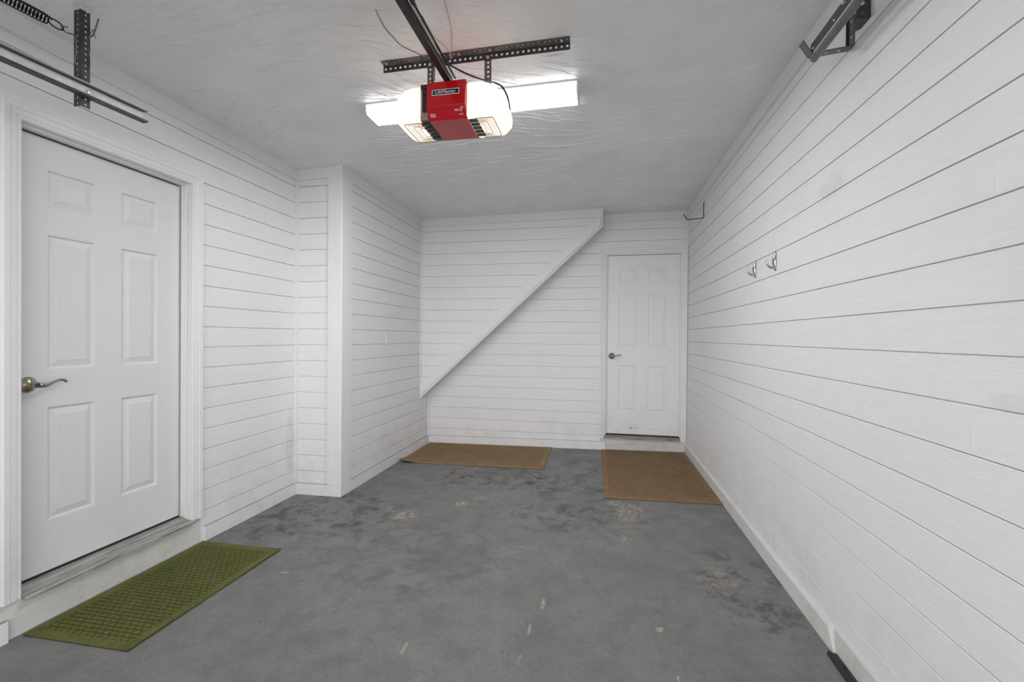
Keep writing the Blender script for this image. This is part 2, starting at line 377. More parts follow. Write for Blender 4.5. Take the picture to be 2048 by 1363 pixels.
def ridge(x, y, L_, h, w_, jit):              # one trowel ridge of the skip-trowelled plaster
    pts = []; n = max(4, int(L_/.013)); a_ = jit
    for k in range(n+1):
        pts.append((x, y)); a_ += RG.gauss(0, .10)-.18*(a_-jit); t = flow(x, y)+a_
        x += math.cos(t)*.013; y += math.sin(t)*.013
    prev = None
    for k, (px, py) in enumerate(pts):
        if not (-2.44 < px < .92 and .2 < py < 5.16): return
        e = math.sin(PI*(k+.3)/(n+.6))**.5*(.75+.25*math.sin(k*1.3+px*9)); z = cz(px)
        cur = [bm.verts.new(p_) for p_ in ((px, py-w_*.22*e, z+.0004), (px, py, z-h*e), (px, py+w_*e, z+.0004))]
        if prev:
            for i in range(2): bm.faces.new((prev[i], prev[i+1], cur[i+1], cur[i]))
        prev = cur
cnt = 0
while cnt < 2100:
    x, y = RG.uniform(-2.45, .85), RG.uniform(.9, 5.1)
    if RG.random() > .12+.88*dens(x, y)**1.3*(1.0 if y < 3.6 else .55): continue
    cnt += 1; jit = RG.gauss(0, .12)
    ridge(x, y, RG.choice((.04, .07, .10, .16, .25, .4)), RG.uniform(.0014, .0036), RG.uniform(.004, .008), jit)
struct(obj('ceiling', bm, M['ceiling']))

OY0, OY1, OZ0, OZ1 = 1.492, 2.318, .175, 2.232          # left door opening
ZL = 1.31-.08007; ZR = 1.31-.03662; ZP = 1.31-.07704; ZS = 1.31-.07783; ZB = 1.31+.05066; ZU = 1.31+.04572
bm = bmesh.new()
boards(bm, 'left', [(YF, 1.424, -.03, 2.665), (2.388, YP, -.03, 2.665), (1.424, 2.388, 2.26, 2.665)], ZL)
bmc = bm; struct(obj('wall_left', bm, M['wall_y']))
bm = bmesh.new(); boards(bm, 'right', [(YF, YB+.1, 0.0, 2.705)], ZR)
seams(bm, 'right', [(1.71, -8), (1.44, -5), (1.30, 3), (1.36, -2), (2.45, -3), (3.9, -1), (2.0, 5), (1.9, -9), (3.2, 4), (1.48, 8)], ZR)
struct(obj('wall_right', bm, M['wall_r']))
bm = bmesh.new(); boards(bm, 'pier', [(XL-.1, XP, -.03, 2.67)], ZP); struct(obj('wall_alcove_front', bm, M['wall_x']))
bm = bmesh.new(); boards(bm, 'side', [(YP+.02, YB+.05, -.03, 2.672)], ZS); struct(obj('wall_alcove_side', bm, M['wall_y']))
DX0, DX1, DZ0, DZ1 = .072, .886, .19, 2.258              # back door opening
bm = bmesh.new()
boards(bm, 'back', [(XP-.1, .01, -.02, 2.70), (.01, XR+.05, 2.30, 2.705), (DX1+.05, XR+.05, .02, 2.30)], ZB)
struct(obj('wall_back', bm, M['wall_x']))
DS = (2.517-.602)/(0+2.063)                                # slope of the stair soffit
dx = lambda z: -2.063+(z-.602)/DS
bm = bmesh.new(); boards(bm, 'upper', [(XP-.03, dx, .603, 2.505), (XP-.03, .012, 2.505, 2.695)], ZU, thick=.30)
struct(obj('wall_stair_soffit', bm, M['wall_x']))
bm = bmesh.new()                                           # wall with the garage door opening, behind the camera
box(bm, -2.6, -2.25, YF, YD, -.05, 2.66); box(bm, .80, 1.1, YF, YD, 0, 2.7); box(bm, -2.25, .80, YF, YD, 2.32, 2.68)
struct(obj('wall_front', bm, M['trim_x']))

# ------------------------------------------------------------------ trim
TN = [0]
def trim(bm, material, bevel=.0015, name=None, smooth=False):
    if name is None: TN[0] += 1; name = 'trim_%d' % TN[0]
    return struct(obj(name, bm, material, bevel=bevel, smooth=smooth))
def strip_y(x0, x1, y0, y1, zlo, zhi, along='x', fx=None):
    """board between (x0..x1, y0..y1) whose bottom/top may follow functions of x"""
    bm = bmesh.new(); lo = zlo if callable(zlo) else (lambda x: zlo); hi = zhi if callable(zhi) else (lambda x: zhi)
    vs = [bm.verts.new((x, y, f(x))) for x in (x0, x1) for y in (y0, y1) for f in (lo, hi)]
    for f in ((0, 1, 3, 2), (4, 6, 7, 5), (0, 4, 5, 1), (2, 3, 7, 6), (0, 2, 6, 4), (1, 5, 7, 3)): bm.faces.new([vs[i] for i in f])
    return bm
BH = .092; T = .019
bf = lambda x: fz(x)-.004
bt = lambda x: fz(x)+BH
trim(strip_y(XL-.002, XL+T, YF, 1.441, bf, bt), M['dust_y'], name='baseboard_left_near')
trim(strip_y(XL-.002, XL+T, 2.404, YP-T, bf, bt), M['dust_y'], name='baseboard_left')
trim(strip_y(XL+.001, XP+T, YP-T, YP+.002, bf, bt), M['dust_x'], name='baseboard_alcove_front')
trim(strip_y(XP-.002, XP+T, YP+.002, YB-T, bf, bt), M['dust_y'], name='baseboard_alcove_side')
trim(strip_y(XP+.001, .079, YB-T, YB+.002, bf, bt), M['dust_x'], name='baseboard_back')
# right baseboard: ends in a broken, slanting cut beside the garage door
bm = bmesh.new()
x0, x1 = XR-T, XR+.002
prof = lambda y: None
rings = []
for y, top in ((YB-.001, .088), (4.2, .086), (3.3, .084), (2.8, .080), (2.4, .083), (2.045, .084)):
    rings.append([(x0, y if y > 2.1 else 1.992, bf(x0)), (x0, y, fz(x0)+top), (x0+.004, y, fz(x0)+top+.004), (x1, y, fz(x0)+top+.012), (x1, y if y > 2.1 else 1.985, bf(x1))])
loft(bm, rings); trim(bm, M['curb'], name='baseboard_right')
bm = bmesh.new(); rr = []
for y in (2.012, YF):
    rr.append([(XR-.009, y, .054), (XR-.009, y, .140), (XR-.002, y, .152), (XR+.002, y, .152), (XR+.002, y, .054)])
loft(bm, rr); trim(bm, M['curb'], name='baseboard_right_near')
tag(boxo('door_base_block', (XR-.022, XR-.0015, YF+.02, 2.0, fz(.93)-.003, .0535), M['rubber_grey'], bevel=.003),
    'dark grey gritty strip under the right baseboard in the bottom right corner', 'sill strip')
bm = bmesh.new(); rr = []
for i in range(14):
    y = 2.0-i*.17; wdt = .018+.004*math.sin(i*2.1); x = XR-.026-.001*i*.3
    rr.append([(x-wdt, y, fz(.92)-.002), (x-wdt+.006, y, fz(.92)+.012), (x-.002, y, fz(.92)+.014+.002*math.sin(i*3)), (x, y, fz(.92)-.002)])
loft(bm, rr)
tag(obj('door_weather_seal', bm, M['rubber'], bevel=.002), 'black crumbling rubber strip on the floor at the bottom right edge', 'weather strip')

CH = .088                                                   # crown boards under the ceiling
ct = lambda x: cz(x)+.002
cb = lambda x: cz(x)-CH
trim(strip_y(XL-.002, XL+T, YF, YP-T, cb, ct), M['trim_y'])
trim(strip_y(XL+.001, XP+T, YP-T, YP+.002, cb, ct), M['trim_x'])
trim(strip_y(XP-.002, XP+T, YP+.002, YU-T, cb, ct), M['trim_y'])
trim(strip_y(XP+.001, .026, YU-T, YU+.002, lambda x: cz(x)-.092, ct), M['trim_x'])
trim(strip_y(.013, XR-T, YB-T, YB+.002, cb, ct), M['trim_x'])
trim(strip_y(XR-T, XR+.002, YF, YB-.001, cb, ct), M['trim_y'])
# inside corner beads
def vbead(x0, x1, y0, y1, z0, z1): 
    bm = bmesh.new(); box(bm, x0, x1, y0, y1, z0, z1); trim(bm, M['trim_z'])
vbead(XL-.001, XL+.020, YP-.024, YP+.001, bt(XL), cb(XL))
vbead(XP-.001, XP+.016, YU-.018, YU+.001, .70, cb(XP))
vbead(XP-.001, XP+.018, YB-.020, YB+.001, bt(XP), .98)
vbead(XR-.017, XR+.001, YB-.014, YB+.001, 2.342, cb(XR))
# pier corner board with a rounded outer edge
bm = bmesh.new(); pr = [(-2.170, YP+.001), (-2.170, YP-T+.001), (XP+T-.009, YP-T+.001)]
for k in range(1, 6):
    a = -PI/2+k*PI/12; pr.append((XP+T-.009+.009*math.cos(a), YP-T+.010+.009*math.sin(a)))
pr += [(XP+T, 3.425), (XP-.001, 3.425), (XP-.001, YP+.001)]
loft(bm, [[(x, y, z) for x, y in pr] for z in (bt(XP), cb(XP))]); trim(bm, M['trim_z'], bevel=0)
# the sloping board along the stair soffit, and its lower lip
ang = math.atan(DS); ca, sa = math.cos(ang), math.sin(ang); BWD = .094
def up(x, z): return (x, z)
nx, nz = -sa, ca                                            # perpendicular pointing up-left
def poly_y(pts, y0, y1):
    bm = bmesh.new(); loft(bm, [[(x, y, z) for x, z in pts] for y in (y0, y1)]); return bm
off = BWD/ca
xl = XP+.001; zl = lambda x: .602+(x+2.063)*DS
xt = .001
trim(poly_y([(xl, zl(xl)), (xt, zl(xt)), (xt, cb(0)-.004), (xl+0, zl(xl)+off)][0:2]+[(xt, cb(0)-.004), ((cb(0)-.004-off-.602)/DS-2.063, cb(0)-.004), (xl, zl(xl)+off)], YU-T, YU+.001), M['trim_x'])
lip = .018; g = .0045
lo = lambda x: zl(x)-g
trim(poly_y([(xl, lo(xl)), (xt+g, lo(xt+g)), (xt+g, cb(0)-.004), (xt+g+lip, cb(0)-.004), (xt+g+lip, lo(xt+g+lip)-lip/ca), (xl, lo(xl)-lip/ca)], YU-T-.006, YU+.010), M['trim_x'])

# ------------------------------------------------------------------ doors
def casing(fr, a0, a1, ztop, zbot, prof, material, name='casing', parent=None):
    """mitred three-sided casing; prof = (offset outwards, height off the wall)"""
    bm = bmesh.new()
    path = [(a0, zbot, -1, 0), (a0, ztop, -1, 1), (a1, ztop, 1, 1), (a1, zbot, 1, 0)]
    loft(bm, [[FR[fr](a+sx*u, h, z+sz*u) for u, h in prof] for a, z, sx, sz in path])
    return obj(name, bm, material, parent)
CAS = [(.003, -.004), (.003, .008), (.006, .011), (.014, .0115), (.015, .009), (.017, .009), (.020, .0125), (.036, .0150), (.038, .0125), (.041, .0125), (.045, .0175), (.066, .0195), (.070, .016), (.070, -.004)]
def door_slab(bm, fr, a0, a1, z0, z1, face, thick, panels):
    """six-panel moulded door; face = distance of its front from the wall plane"""
    As = sorted({a0, a1, *[p_[0] for p_ in panels], *[p_[1] for p_ in panels]}); Zs = sorted({z0, z1, *[p_[2] for p_ in panels], *[p_[3] for p_ in panels]})
    vg = {}
    def V(a, z, d):
        k = (round(a, 5), round(z, 5), round(d, 5))
        if k not in vg: vg[k] = bm.verts.new(FR[fr](a, face+d, z))
        return vg[k]
    for i in range(len(As)-1):
        for j in range(len(Zs)-1):
            ac, zc = (As[i]+As[i+1])/2, (Zs[j]+Zs[j+1])/2
            if any(p_[0] < ac < p_[1] and p_[2] < zc < p_[3] for p_ in panels): continue
            bm.faces.new([V(As[i], Zs[j], 0), V(As[i+1], Zs[j], 0), V(As[i+1], Zs[j+1], 0), V(As[i], Zs[j+1], 0)])
    rg = [(0, 0), (.004, -.0015), (.007, -.008), (.010, -.0095), (.014, -.0095), (.040, -.0025), (.042, -.001), (.044, -.001)]
    for p_ in panels:
        prev = None
        for o_, d in rg:
            q_ = [V(p_[0]+o_, p_[2]+o_, d), V(p_[1]-o_, p_[2]+o_, d), V(p_[1]-o_, p_[3]-o_, d), V(p_[0]+o_, p_[3]-o_, d)]
            if prev:
                for k in range(4): bm.faces.new([prev[k], prev[(k+1) % 4], q_[(k+1) % 4], q_[k]])
            prev = q_
        bm.faces.new(prev)
    c = [V(a, z, 0) for a, z in ((a0, z0), (a1, z0), (a1, z1), (a0, z1))]
    bk = [bm.verts.new(FR[fr](a, face-thick, z)) for a, z in ((a0, z0), (a1, z0), (a1, z1), (a0, z1))]
    bm.faces.new(bk[::-1])
    for j in range(len(Zs)-1): pass
    edge = [[V(a, z0, 0) for a in As], [V(a1, z, 0) for z in Zs], [V(a, z1, 0) for a in As[::-1]], [V(a0, z, 0) for z in Zs[::-1]]]
    for k in range(4): bm.faces.new([bk[k]]+edge[k]+[bk[(k+1) % 4]])
def panels(c, w1, gap, rows):
    out = []
    for lo, hi in rows:
        out += [(c-gap/2-w1, c-gap/2, lo, hi), (c+gap/2, c+gap/2+w1, lo, hi)]
    return out
# --- left door
d1 = struct(empty('door_1', (XL-.05, 1.905, OZ0)))
bm = bmesh.new(); door_slab(bm, 'left', 1.497, 2.311, .192, 2.216, -.077, .04, panels(1.9035, .203, .127, [(.426, .963), (1.139, 1.774), (1.899, 2.076)]))
slab = obj('door_slab', bm, M['door'], d1)
casing('left', OY0, OY1, OZ1, .158, CAS, M['trim_y'], parent=d1)
bm = bmesh.new()
for y0, y1, z0, z1 in ((OY0-.02, OY0, .158, OZ1+.02), (OY1, OY1+.02, .158, OZ1+.02), (OY0, OY1, OZ1, OZ1+.02)): box(bm, XL-.14, XL+.006, y0, y1, z0, z1)
obj('jamb', bm, M['trim_z'], d1, bevel=.001)
bm = bmesh.new()
for y0, y1, z0, z1 in ((OY0, OY0+.010, .19, OZ1), (OY1-.010, OY1, .19, OZ1), (OY0+.01, OY1-.01, OZ1-.010, OZ1)): box(bm, XL-.066, XL-.030, y0, y1, z0, z1)
obj('door_stop', bm, M['trim_z'], d1, bevel=.001)
bm = bmesh.new()                                                         # sloping sill with a nose
loft(bm, [[(XL-.12, y, .172), (XL-.085, y, .172), (XL-.080, y, .178), (XL-.045, y, .174), (XL-.040, y, .168), (XL+.020, y, .160), (XL+.028, y, .155), (XL+.028, y, .143), (XL+.018, y, .140), (XL+.014, y, .146), (XL-.12, y, .146)] for y in (OY0+.004, OY1+.012)])
obj('threshold', bm, M['sill'], d1)
bm = bmesh.new(); box(bm, XL-.118, XL-.079, 1.499, 2.309, .176, .190); obj('gap_shade', bm, M['rubber'], d1)  # black strip stands in for the shade in the gap below the slab
def lever(parent, origin, out, side, L_, mt, keyed):
    """lever handle: out = off the door, side = towards the lever tip"""
    o, n, s, u = Vector(origin), Vector(out), Vector(side), Vector((0, 0, 1))
    h = empty('door_handle', origin); h.parent = parent; h.matrix_parent_inverse = Matrix.Translation(-Vector(parent.location))
    bm = bmesh.new(); lathe(bm, [(-.002, .036), (.002, .036), (.004, .033), (.006, .034), (.009, .030), (.015, .022), (.019, .015), (.021, .008)], o, n, 32)
    obj('rosette', bm, mt, h, smooth=True)
    bm = bmesh.new(); lathe(bm, [(.015, .013), (.022, .0145), (.027, .013), (.034, .0125)], o, n, 20); obj('collar', bm, M['brass'] if keyed else mt, h, smooth=True)
    bm = bmesh.new(); pts = []; rad = []
    prof = [(0, .030, 0, .012), (0, .048, 0, .0135), (.012, .056, -.002, .012), (.030, .056, -.004, .010), (.050, .054, .000, .0075), (.072, .050, .009, .0062), (.092, .047, .015, .0058), (.106, .046, .015, .0058), (.116, .046, .010, .0060), (.121, .046, .004, .0062)]
    for a, d, z, r in prof: pts.append(o+s*a*L_+n*d+u*z); rad.append(r)
    P2 = spline(pts, 5); R2 = [rad[min(len(rad)-1, i//5)]*(1-(i % 5)/5)+rad[min(len(rad)-1, i//5+1)]*((i % 5)/5) for i in range(len(P2))]
    tube(bm, P2, .008, 12, R2); obj('lever', bm, mt, h, smooth=True)
    if keyed:
        bm = bmesh.new(); lathe(bm, [(.058, .0095), (.066, .0095), (.067, .008)], o, n, 20); box(bm, o.x+.066, o.x+.068, o.y-.001, o.y+.001, o.z-.004, o.z+.004)
        obj('key_cylinder', bm, M['steel'], h)
    else:
        bm = bmesh.new(); lathe(bm, [(.05, .006), (.066, .006), (.068, .004)], o, n, 12); obj('turn_button', bm, mt, h, smooth=True)
    return h
lever(d1, (XL-.077, 1.562, 1.075), (1, 0, 0), (0, 1, 0), 1.0, M['nickel'], True)
# --- back door
d2 = struct(empty('door_2', (.479, YB+.03, DZ0)))
bm = bmesh.new(); door_slab(bm, 'back', .073, .885, .216, 2.243, -.032, .04, panels(.4785, .203, .120, [(.466, .992), (1.19, 1.805), (1.929, 2.100)]))
obj('door_slab', bm, M['door_b'], d2)
casing('back', DX0+.002, DX1-.004, DZ1, .160, [(u*.93, h) for u, h in CAS], M['trim_x'], parent=d2)
bm = bmesh.new()
for x0, x1, z0, z1 in ((DX0-.02, DX0, .165, DZ1+.02), (DX1, DX1+.02, .165, DZ1+.02), (DX0, DX1, DZ1, DZ1+.02)): box(bm, x0, x1, YB-.006, YB+.12, z0, z1)
obj('jamb', bm, M['trim_z'], d2, bevel=.001)
bm = bmesh.new()
for x0, x1, z0, z1 in ((DX0, DX0+.012, .21, DZ1), (DX1-.012, DX1, .21, DZ1), (DX0+.012, DX1-.012, DZ1-.012, DZ1)): box(bm, x0, x1, YB+.002, YB+.030, z0, z1)
obj('door_stop', bm, M['trim_z'], d2, bevel=.001)
bm = bmesh.new(); loft(bm, [[(x, YB+.10, .198), (x, YB+.03, .198), (x, YB-.020, .186), (x, YB-.026, .182), (x, YB-.026, .166), (x, YB+.10, .160)] for x in (.058, .885)])
obj('threshold', bm, M['sill_x'], d2)
bm = bmesh.new(); box(bm, .074, .884, YB+.034, YB+.070, .199, .2145); obj('gap_shade', bm, M['rubber'], d2)  # black strip drawn as the shaded gap under the back door
lever(d2, (.140, YB+.032, 1.100), (0, -1, 0), (1, 0, 0), .85, M['nickel'], False)
bm = bmesh.new(); box(bm, XL-.20, XL-.145, 1.35, 2.45, 0, 2.4); struct(obj('light_block_left_door', bm, M['trim_z']))  # added unseen panel, keeps sky from leaking through the door gaps
bm = bmesh.new(); box(bm, -.05, 1.1, YB+.13, YB+.18, 0, 2.4); struct(obj('light_block_back_door', bm, M['trim_z']))  # likewise added out of sight to block sky behind the back door
# painted curbs below both doors
bm = bmesh.new(); box(bm, XL-.11, XL-.0005, 1.4241, 2.3879, -.03, .1575); box(bm, XL-.001, XL+.0, 1.4241, 2.3879, -.02, .01); trim(bm, M['curb'])
bm = bmesh.new(); box(bm, .0101, XR+.04, YB+.0005, YB+.1, .01, .165); trim(bm, M['curb_x'])
bm = bmesh.new(); box(bm, DX1+.0501, XR+.001, YB+.001, YB+.1, .165, .17); trim(bm, M['curb_x'])

# ------------------------------------------------------------------ doormats
def rug(name, x0, x1, y0, y1, material, curl=None, nx_=40, ny_=30, th=.007, round_=0, rot=0):
    cx, cy = (x0+x1)/2, (y0+y1)/2; e = empty(name, (cx, cy, fz(cx)))
    cz_, sz_ = math.cos(rot), math.sin(rot)
    def pt(i, j, t):
        x, y = x0+(x1-x0)*i/nx_, y0+(y1-y0)*j/ny_
        z = curl(x, y) if curl else 0
        rx, ry = x-cx, y-cy
        return (rx*cz_-ry*sz_, rx*sz_+ry*cz_, fz(x)-fz(cx)+z+t)
    def sheet(t0, t1, ins):
        bm = bmesh.new(); top = [[bm.verts.new(pt(i, j, t1)) for j in range(ny_+1)] for i in range(nx_+1)]
        bot = [[bm.verts.new(pt(i, j, t0)) for j in range(ny_+1)] for i in range(nx_+1)]
        for i in range(nx_):
            for j in range(ny_):
                bm.faces.new((top[i][j], top[i+1][j], top[i+1][j+1], top[i][j+1])); bm.faces.new((bot[i][j], bot[i][j+1], bot[i+1][j+1], bot[i+1][j]))
        for i in range(nx_):
            bm.faces.new((bot[i][0], bot[i+1][0], top[i+1][0], top[i][0])); bm.faces.new((bot[i][ny_], top[i][ny_], top[i+1][ny_], bot[i+1][ny_]))
        for j in range(ny_):
            bm.faces.new((bot[0][j], top[0][j], top[0][j+1], bot[0][j+1])); bm.faces.new((bot[nx_][j], bot[nx_][j+1], top[nx_][j+1], top[nx_][j]))
        return bm
    for nm, t0, t1, mt in (('backing', .0005, .003, M['rubber']), ('pile', .003, th, material)):
        o = obj(nm, sheet(t0, t1, 0), mt); o.parent = e
    return e
tag(rug('doormat', -2.446, -1.889, 1.488, 2.386, M['rug_green'], lambda x, y: .0015*(1+math.sin(y*9))*(1 if x > -1.92 else 0)),
    'olive green ribbed rubber-backed doormat on the floor below the left door', 'doormat', 'doormats')
def curl1(x, y):
    d = max(0, 1-((x+2.02)/.20)); e = max(0, 1-((y-4.29)/.22))
    return .030*(d*e)**1.0+.004*max(0, 1-abs(x+.53)/.05)*max(0, 1-(y-4.29)/.1)
tag(rug('doormat', -2.020, -.528, 4.300, 5.172, M['rug_brown'], curl1, 60, 40),
    'brown ribbed doormat with a curled corner, lying below the sloping stair board', 'doormat', 'doormats')
tag(rug('doormat', .040, .929, 3.620, 5.172, M['rug_brown2'], None, rot=.012),
    'dark brown ribbed doormat in front of the back door, against the right wall', 'doormat', 'doormats')

# ------------------------------------------------------------------ switch and coat hooks
sw = empty('light_switch', (XP, 4.096, 1.22))
bm = bmesh.new(); box(bm, XP-.0005, XP+.006, 4.061, 4.131, 1.224, 1.338); obj('wall_plate', bm, M['plate'], sw, bevel=.0025)
bm = bmesh.new(); box(bm, XP+.004, XP+.0075, 4.080, 4.112, 1.248, 1.314); obj('rocker', bm, M['plate'], sw, bevel=.001)
tag(sw, 'white rocker light switch on the alcove side wall', 'light switch')
def coat_hook(y, zc, label):
    e = empty('coat_hook', (XR, y, zc-.05))
    bm = bmesh.new(); rings = []
    for k in range(15):
        t = k/14; z = zc-.052+.106*t; wdt = .0125*math.sin(PI*min(1, max(0, .06+.88*t)))**.45; bul = .004+.016*math.sin(PI*min(1, t*.80+.10))**1.5
        rings.append([(XR-.0003, y+wdt, z), (XR-bul*.45, y+wdt*.9, z), (XR-bul*.9, y+wdt*.35, z), (XR-bul*.9, y-wdt*.35, z), (XR-bul*.45, y-wdt*.9, z), (XR-.0003, y-wdt, z)])
    loft(bm, rings); obj('back_plate', bm, M['chrome'], e, smooth=True)
    bm = bmesh.new(); pts = spline([(XR-.006, y, zc-.034), (XR-.020, y, zc-.036), (XR-.036, y, zc-.026), (XR-.045, y, zc-.010), (XR-.046, y, zc+.006), (XR-.044, y, zc+.013)], 5)
    tube(bm, pts, .006, 12, [.0065-.001*math.sin(PI*i/len(pts)) if i < len(pts)-4 else .0068-.0012*(i-len(pts)+4) for i in range(len(pts))])
    obj('prong', bm, M['chrome'], e, smooth=True)
    return tag(e, label, 'coat hook', 'coat hooks on the right wall')
coat_hook(3.02, 1.742, 'satin metal coat hook on the right wall, the one nearer the back door')
coat_hook(2.695, 1.738, 'satin metal coat hook on the right wall, the one farther from the back door')

# ------------------------------------------------------------------ perforated steel and door tracks
def perf(bm, o, a, b, n, pitch, wdt, r, th=.0022, first=.5):
    """perforated strip: o corner, a = unit length dir, b = unit width dir; n holes"""
    o, a, b = Vector(o), Vector(a).normalized(), Vector(b).normalized(); c = a.cross(b)*th; K = 12
    for k in range(n):
        base = o+a*pitch*k; cen = base+a*pitch/2+b*wdt/2
        corner_ang = []
        outer = []; inner = []
        for j in range(K):
            t = 2*PI*(j+.5)/K; dx_, dy_ = math.cos(t), math.sin(t)
            sc = min((pitch/2)/max(abs(dx_), 1e-6), (wdt/2)/max(abs(dy_), 1e-6))
            inner.append(cen+(a*dx_+b*dy_)*r); outer.append(cen+(a*dx_+b*dy_)*sc)
        F_ = [[bm.verts.new(p_+s_) for p_ in lst] for s_ in (Vector((0, 0, 0)), c) for lst in (outer, inner)]
        of, inf, ob, ib = F_
        cs = []
        for sgx, sgy in ((1, 1), (-1, 1), (-1, -1), (1, -1)):
            p_ = cen+a*sgx*pitch/2+b*sgy*wdt/2; cs.append((bm.verts.new(p_), bm.verts.new(p_+c)))
        ca_ = [math.atan2(sy_*wdt, sx_*pitch) % (2*PI) for sx_, sy_ in ((1, 1), (-1, 1), (-1, -1), (1, -1))]
        for j in range(K):
            j2 = (j+1) % K; t0 = (2*PI*(j+.5)/K) % (2*PI); t1 = t0+2*PI/K
            cc = None
            for q_, an in enumerate(ca_):
                for an2 in (an, an+2*PI):
                    if t0 < an2 < t1: cc = q_
            if cc is None:
                bm.faces.new((of[j], of[j2], inf[j2], inf[j])); bm.faces.new((ob[j], ib[j], ib[j2], ob[j2])); bm.faces.new((of[j], ob[j], ob[j2], of[j2]))
            else:
                bm.faces.new((of[j], cs[cc][0], of[j2], inf[j2], inf[j])); bm.faces.new((ob[j], ib[j], ib[j2], ob[j2], cs[cc][1]))
                bm.faces.new((of[j], ob[j], cs[cc][1], cs[cc][0])); bm.faces.new((cs[cc][0], cs[cc][1], ob[j2], of[j2]))
            bm.faces.new((inf[j], inf[j2], ib[j2], ib[j]))
    bmesh.ops.remove_doubles(bm, verts=bm.verts, dist=.00005)
def bolt(bm, o, n, r=.006, h=.005):
    o, n = Vector(o), Vector(n).normalized(); lathe(bm, [(0, r), (h, r), (h+.001, r*.8)], o, n, 6)
def channel(bm, x, y0, y1, z0, z1, sx, depth=.026, t=.0022, lipd=.006, drop=0):
    """C channel along y; web at x, flanges towards sx"""
    pr = [(x, z0), (x+sx*depth, z0), (x+sx*depth, z0+lipd), (x+sx*(depth-t), z0+lipd), (x+sx*(depth-t), z0+t), (x+sx*t, z0+t), (x+sx*t, z1-t), (x+sx*(depth-t), z1-t), (x+sx*(depth-t), z1-lipd), (x+sx*depth, z1-lipd), (x+sx*depth, z1), (x, z1)]
    loft(bm, [[(a, y, b-(drop if y == y0 else 0)) for a, b in pr] for y in (y0, y1)])
# left: hanger, track, spring
hg = empty('track_hanger', (-2.15, 1.505, cz(-2.15)))
bm = bmesh.new(); HB = 2.270
n = 18; pit = (cz(-2.12)+.015-HB)/n
perf(bm, (-2.150, 1.505, HB), (0, 0, 1), (0, 1, 0), n, pit, .032, .0046); obj('angle_flange', bm, M['steel'], hg)
bm = bmesh.new(); perf(bm, (-2.151, 1.505, HB), (0, 0, 1), (-1, 0, 0), n, pit, .036, .0042); obj('angle_flange', bm, M['steel'], hg)
bm = bmesh.new()
for k in range(16):
    px, py = ((-2.148, 1.507+.004*(k//2)) if k % 2 else (-2.153-.004*(k//2), 1.503))
    bmesh.ops.create_icosphere(bm, subdivisions=2, radius=.007+.002*math.sin(k*2.3), matrix=Matrix.Translation((px, py, cz(-2.12)+.009-.006*((k*5) % 5)))@Matrix.Diagonal((.55 if k % 2 else 1, 1 if k % 2 else .55, 2.2, 1)))
for v_ in bm.verts: v_.co.z = min(v_.co.z, cz(-2.12)+.0148)
obj('plaster_smear', bm, M['plaster'], hg)
tag(hg, 'dark perforated steel angle hanging from the ceiling above the left door', 'bracket')
tr = empty('door_track', (-2.145, .6, 2.31))
bm = bmesh.new(); channel(bm, -2.147, -.30, 1.752, 2.312, 2.366, 1, .030, drop=.075); obj('channel', bm, M['steel_lt'], tr)
bm = bmesh.new(); 
for za, zb in ((2.3095, 2.3118), (2.3607, 2.3636), (2.3110, 2.3185)):
    xa = -2.1455 if za != 2.3110 else -2.1185
    loft(bm, [[(xa, y, za-dr), (-2.1168, y, za-dr), (-2.1168, y, zb-dr), (xa, y, zb-dr)] for y, dr in ((-.30, .075), (1.7525, 0))])
obj('flange_shade', bm, M['steel'], tr)  # dark strips give the flange undersides their shade by colour
bm = bmesh.new(); bolt(bm, (-2.145, 1.521, 2.330), (1, 0, 0), .007, .007); obj('bolt', bm, M['bolt'], tr)
bm = bmesh.new(); tube(bm, spline([(-2.138, 1.521, 2.337), (-2.128, 1.535, 2.343), (-2.124, 1.552, 2.340), (-2.128, 1.562, 2.332)], 4), .0016, 6); obj('wire_twist', bm, M['bolt'], tr)
tag(tr, 'pale steel garage door track running along the left wall above the door', 'door track', 'garage door tracks')
sg = empty('extension_spring', (-2.17, 1.40, 2.55))
bm = bmesh.new(); pts = []; A = Vector((-2.170, .62, 2.505)); B = Vector((-2.170, 1.405, 2.556)); ax = (B-A).normalized(); u_ = Vector((1, 0, 0)); v_ = ax.cross(u_)
turns = int((B-A).length/.0112); NSEG = 14
for k in range(turns*NSEG+1):
    t = k/(turns*NSEG); a_ = 2*PI*k/NSEG; rr_ = .0185 if t < .97 else .0185-.004*(t-.97)/.03
    pts.append(A+(B-A)*t+(u_*math.cos(a_)+v_*math.sin(a_))*rr_)
tube(bm, pts, .0026, 6); obj('coil', bm, M['iron'], sg, smooth=True)
bm = bmesh.new(); c0 = B+ax*.024
tube(bm, [c0+(ax*math.cos(a_)*.026+u_*math.sin(a_)*.004+v_*math.sin(a_)*.017) for a_ in [2*PI*k/24 for k in range(24)]]+[c0+ax*.026], .0026, 6); obj('end_loop', bm, M['iron'], sg, smooth=True)
tag(sg, 'black coiled extension spring hooked to the perforated angle above the left door', 'spring')
hk = empty('wire_hook', (-2.165, 1.48, 2.56)); bm = bmesh.new()
e0 = B+ax*.050
tube(bm, spline([e0+Vector((.004, .012, .010)), e0+Vector((0, -.004, .006)), e0+Vector((0, -.006, -.006)), e0+Vector((.002, .010, -.012)), e0+Vector((.004, .022, -.008)), (-2.168, 1.492, 2.553), (-2.168, 1.507, 2.548)], 5), .0028, 8)
obj('hook_rod', bm, M['steel_mid'], hk, smooth=True)
bm = bmesh.new(); tube(bm, spline([(-2.150, 1.521, 2.566), (-2.128, 1.529, 2.572), (-2.113, 1.531, 2.604), (-2.098, 1.531, 2.640)], 5), .0032, 8)
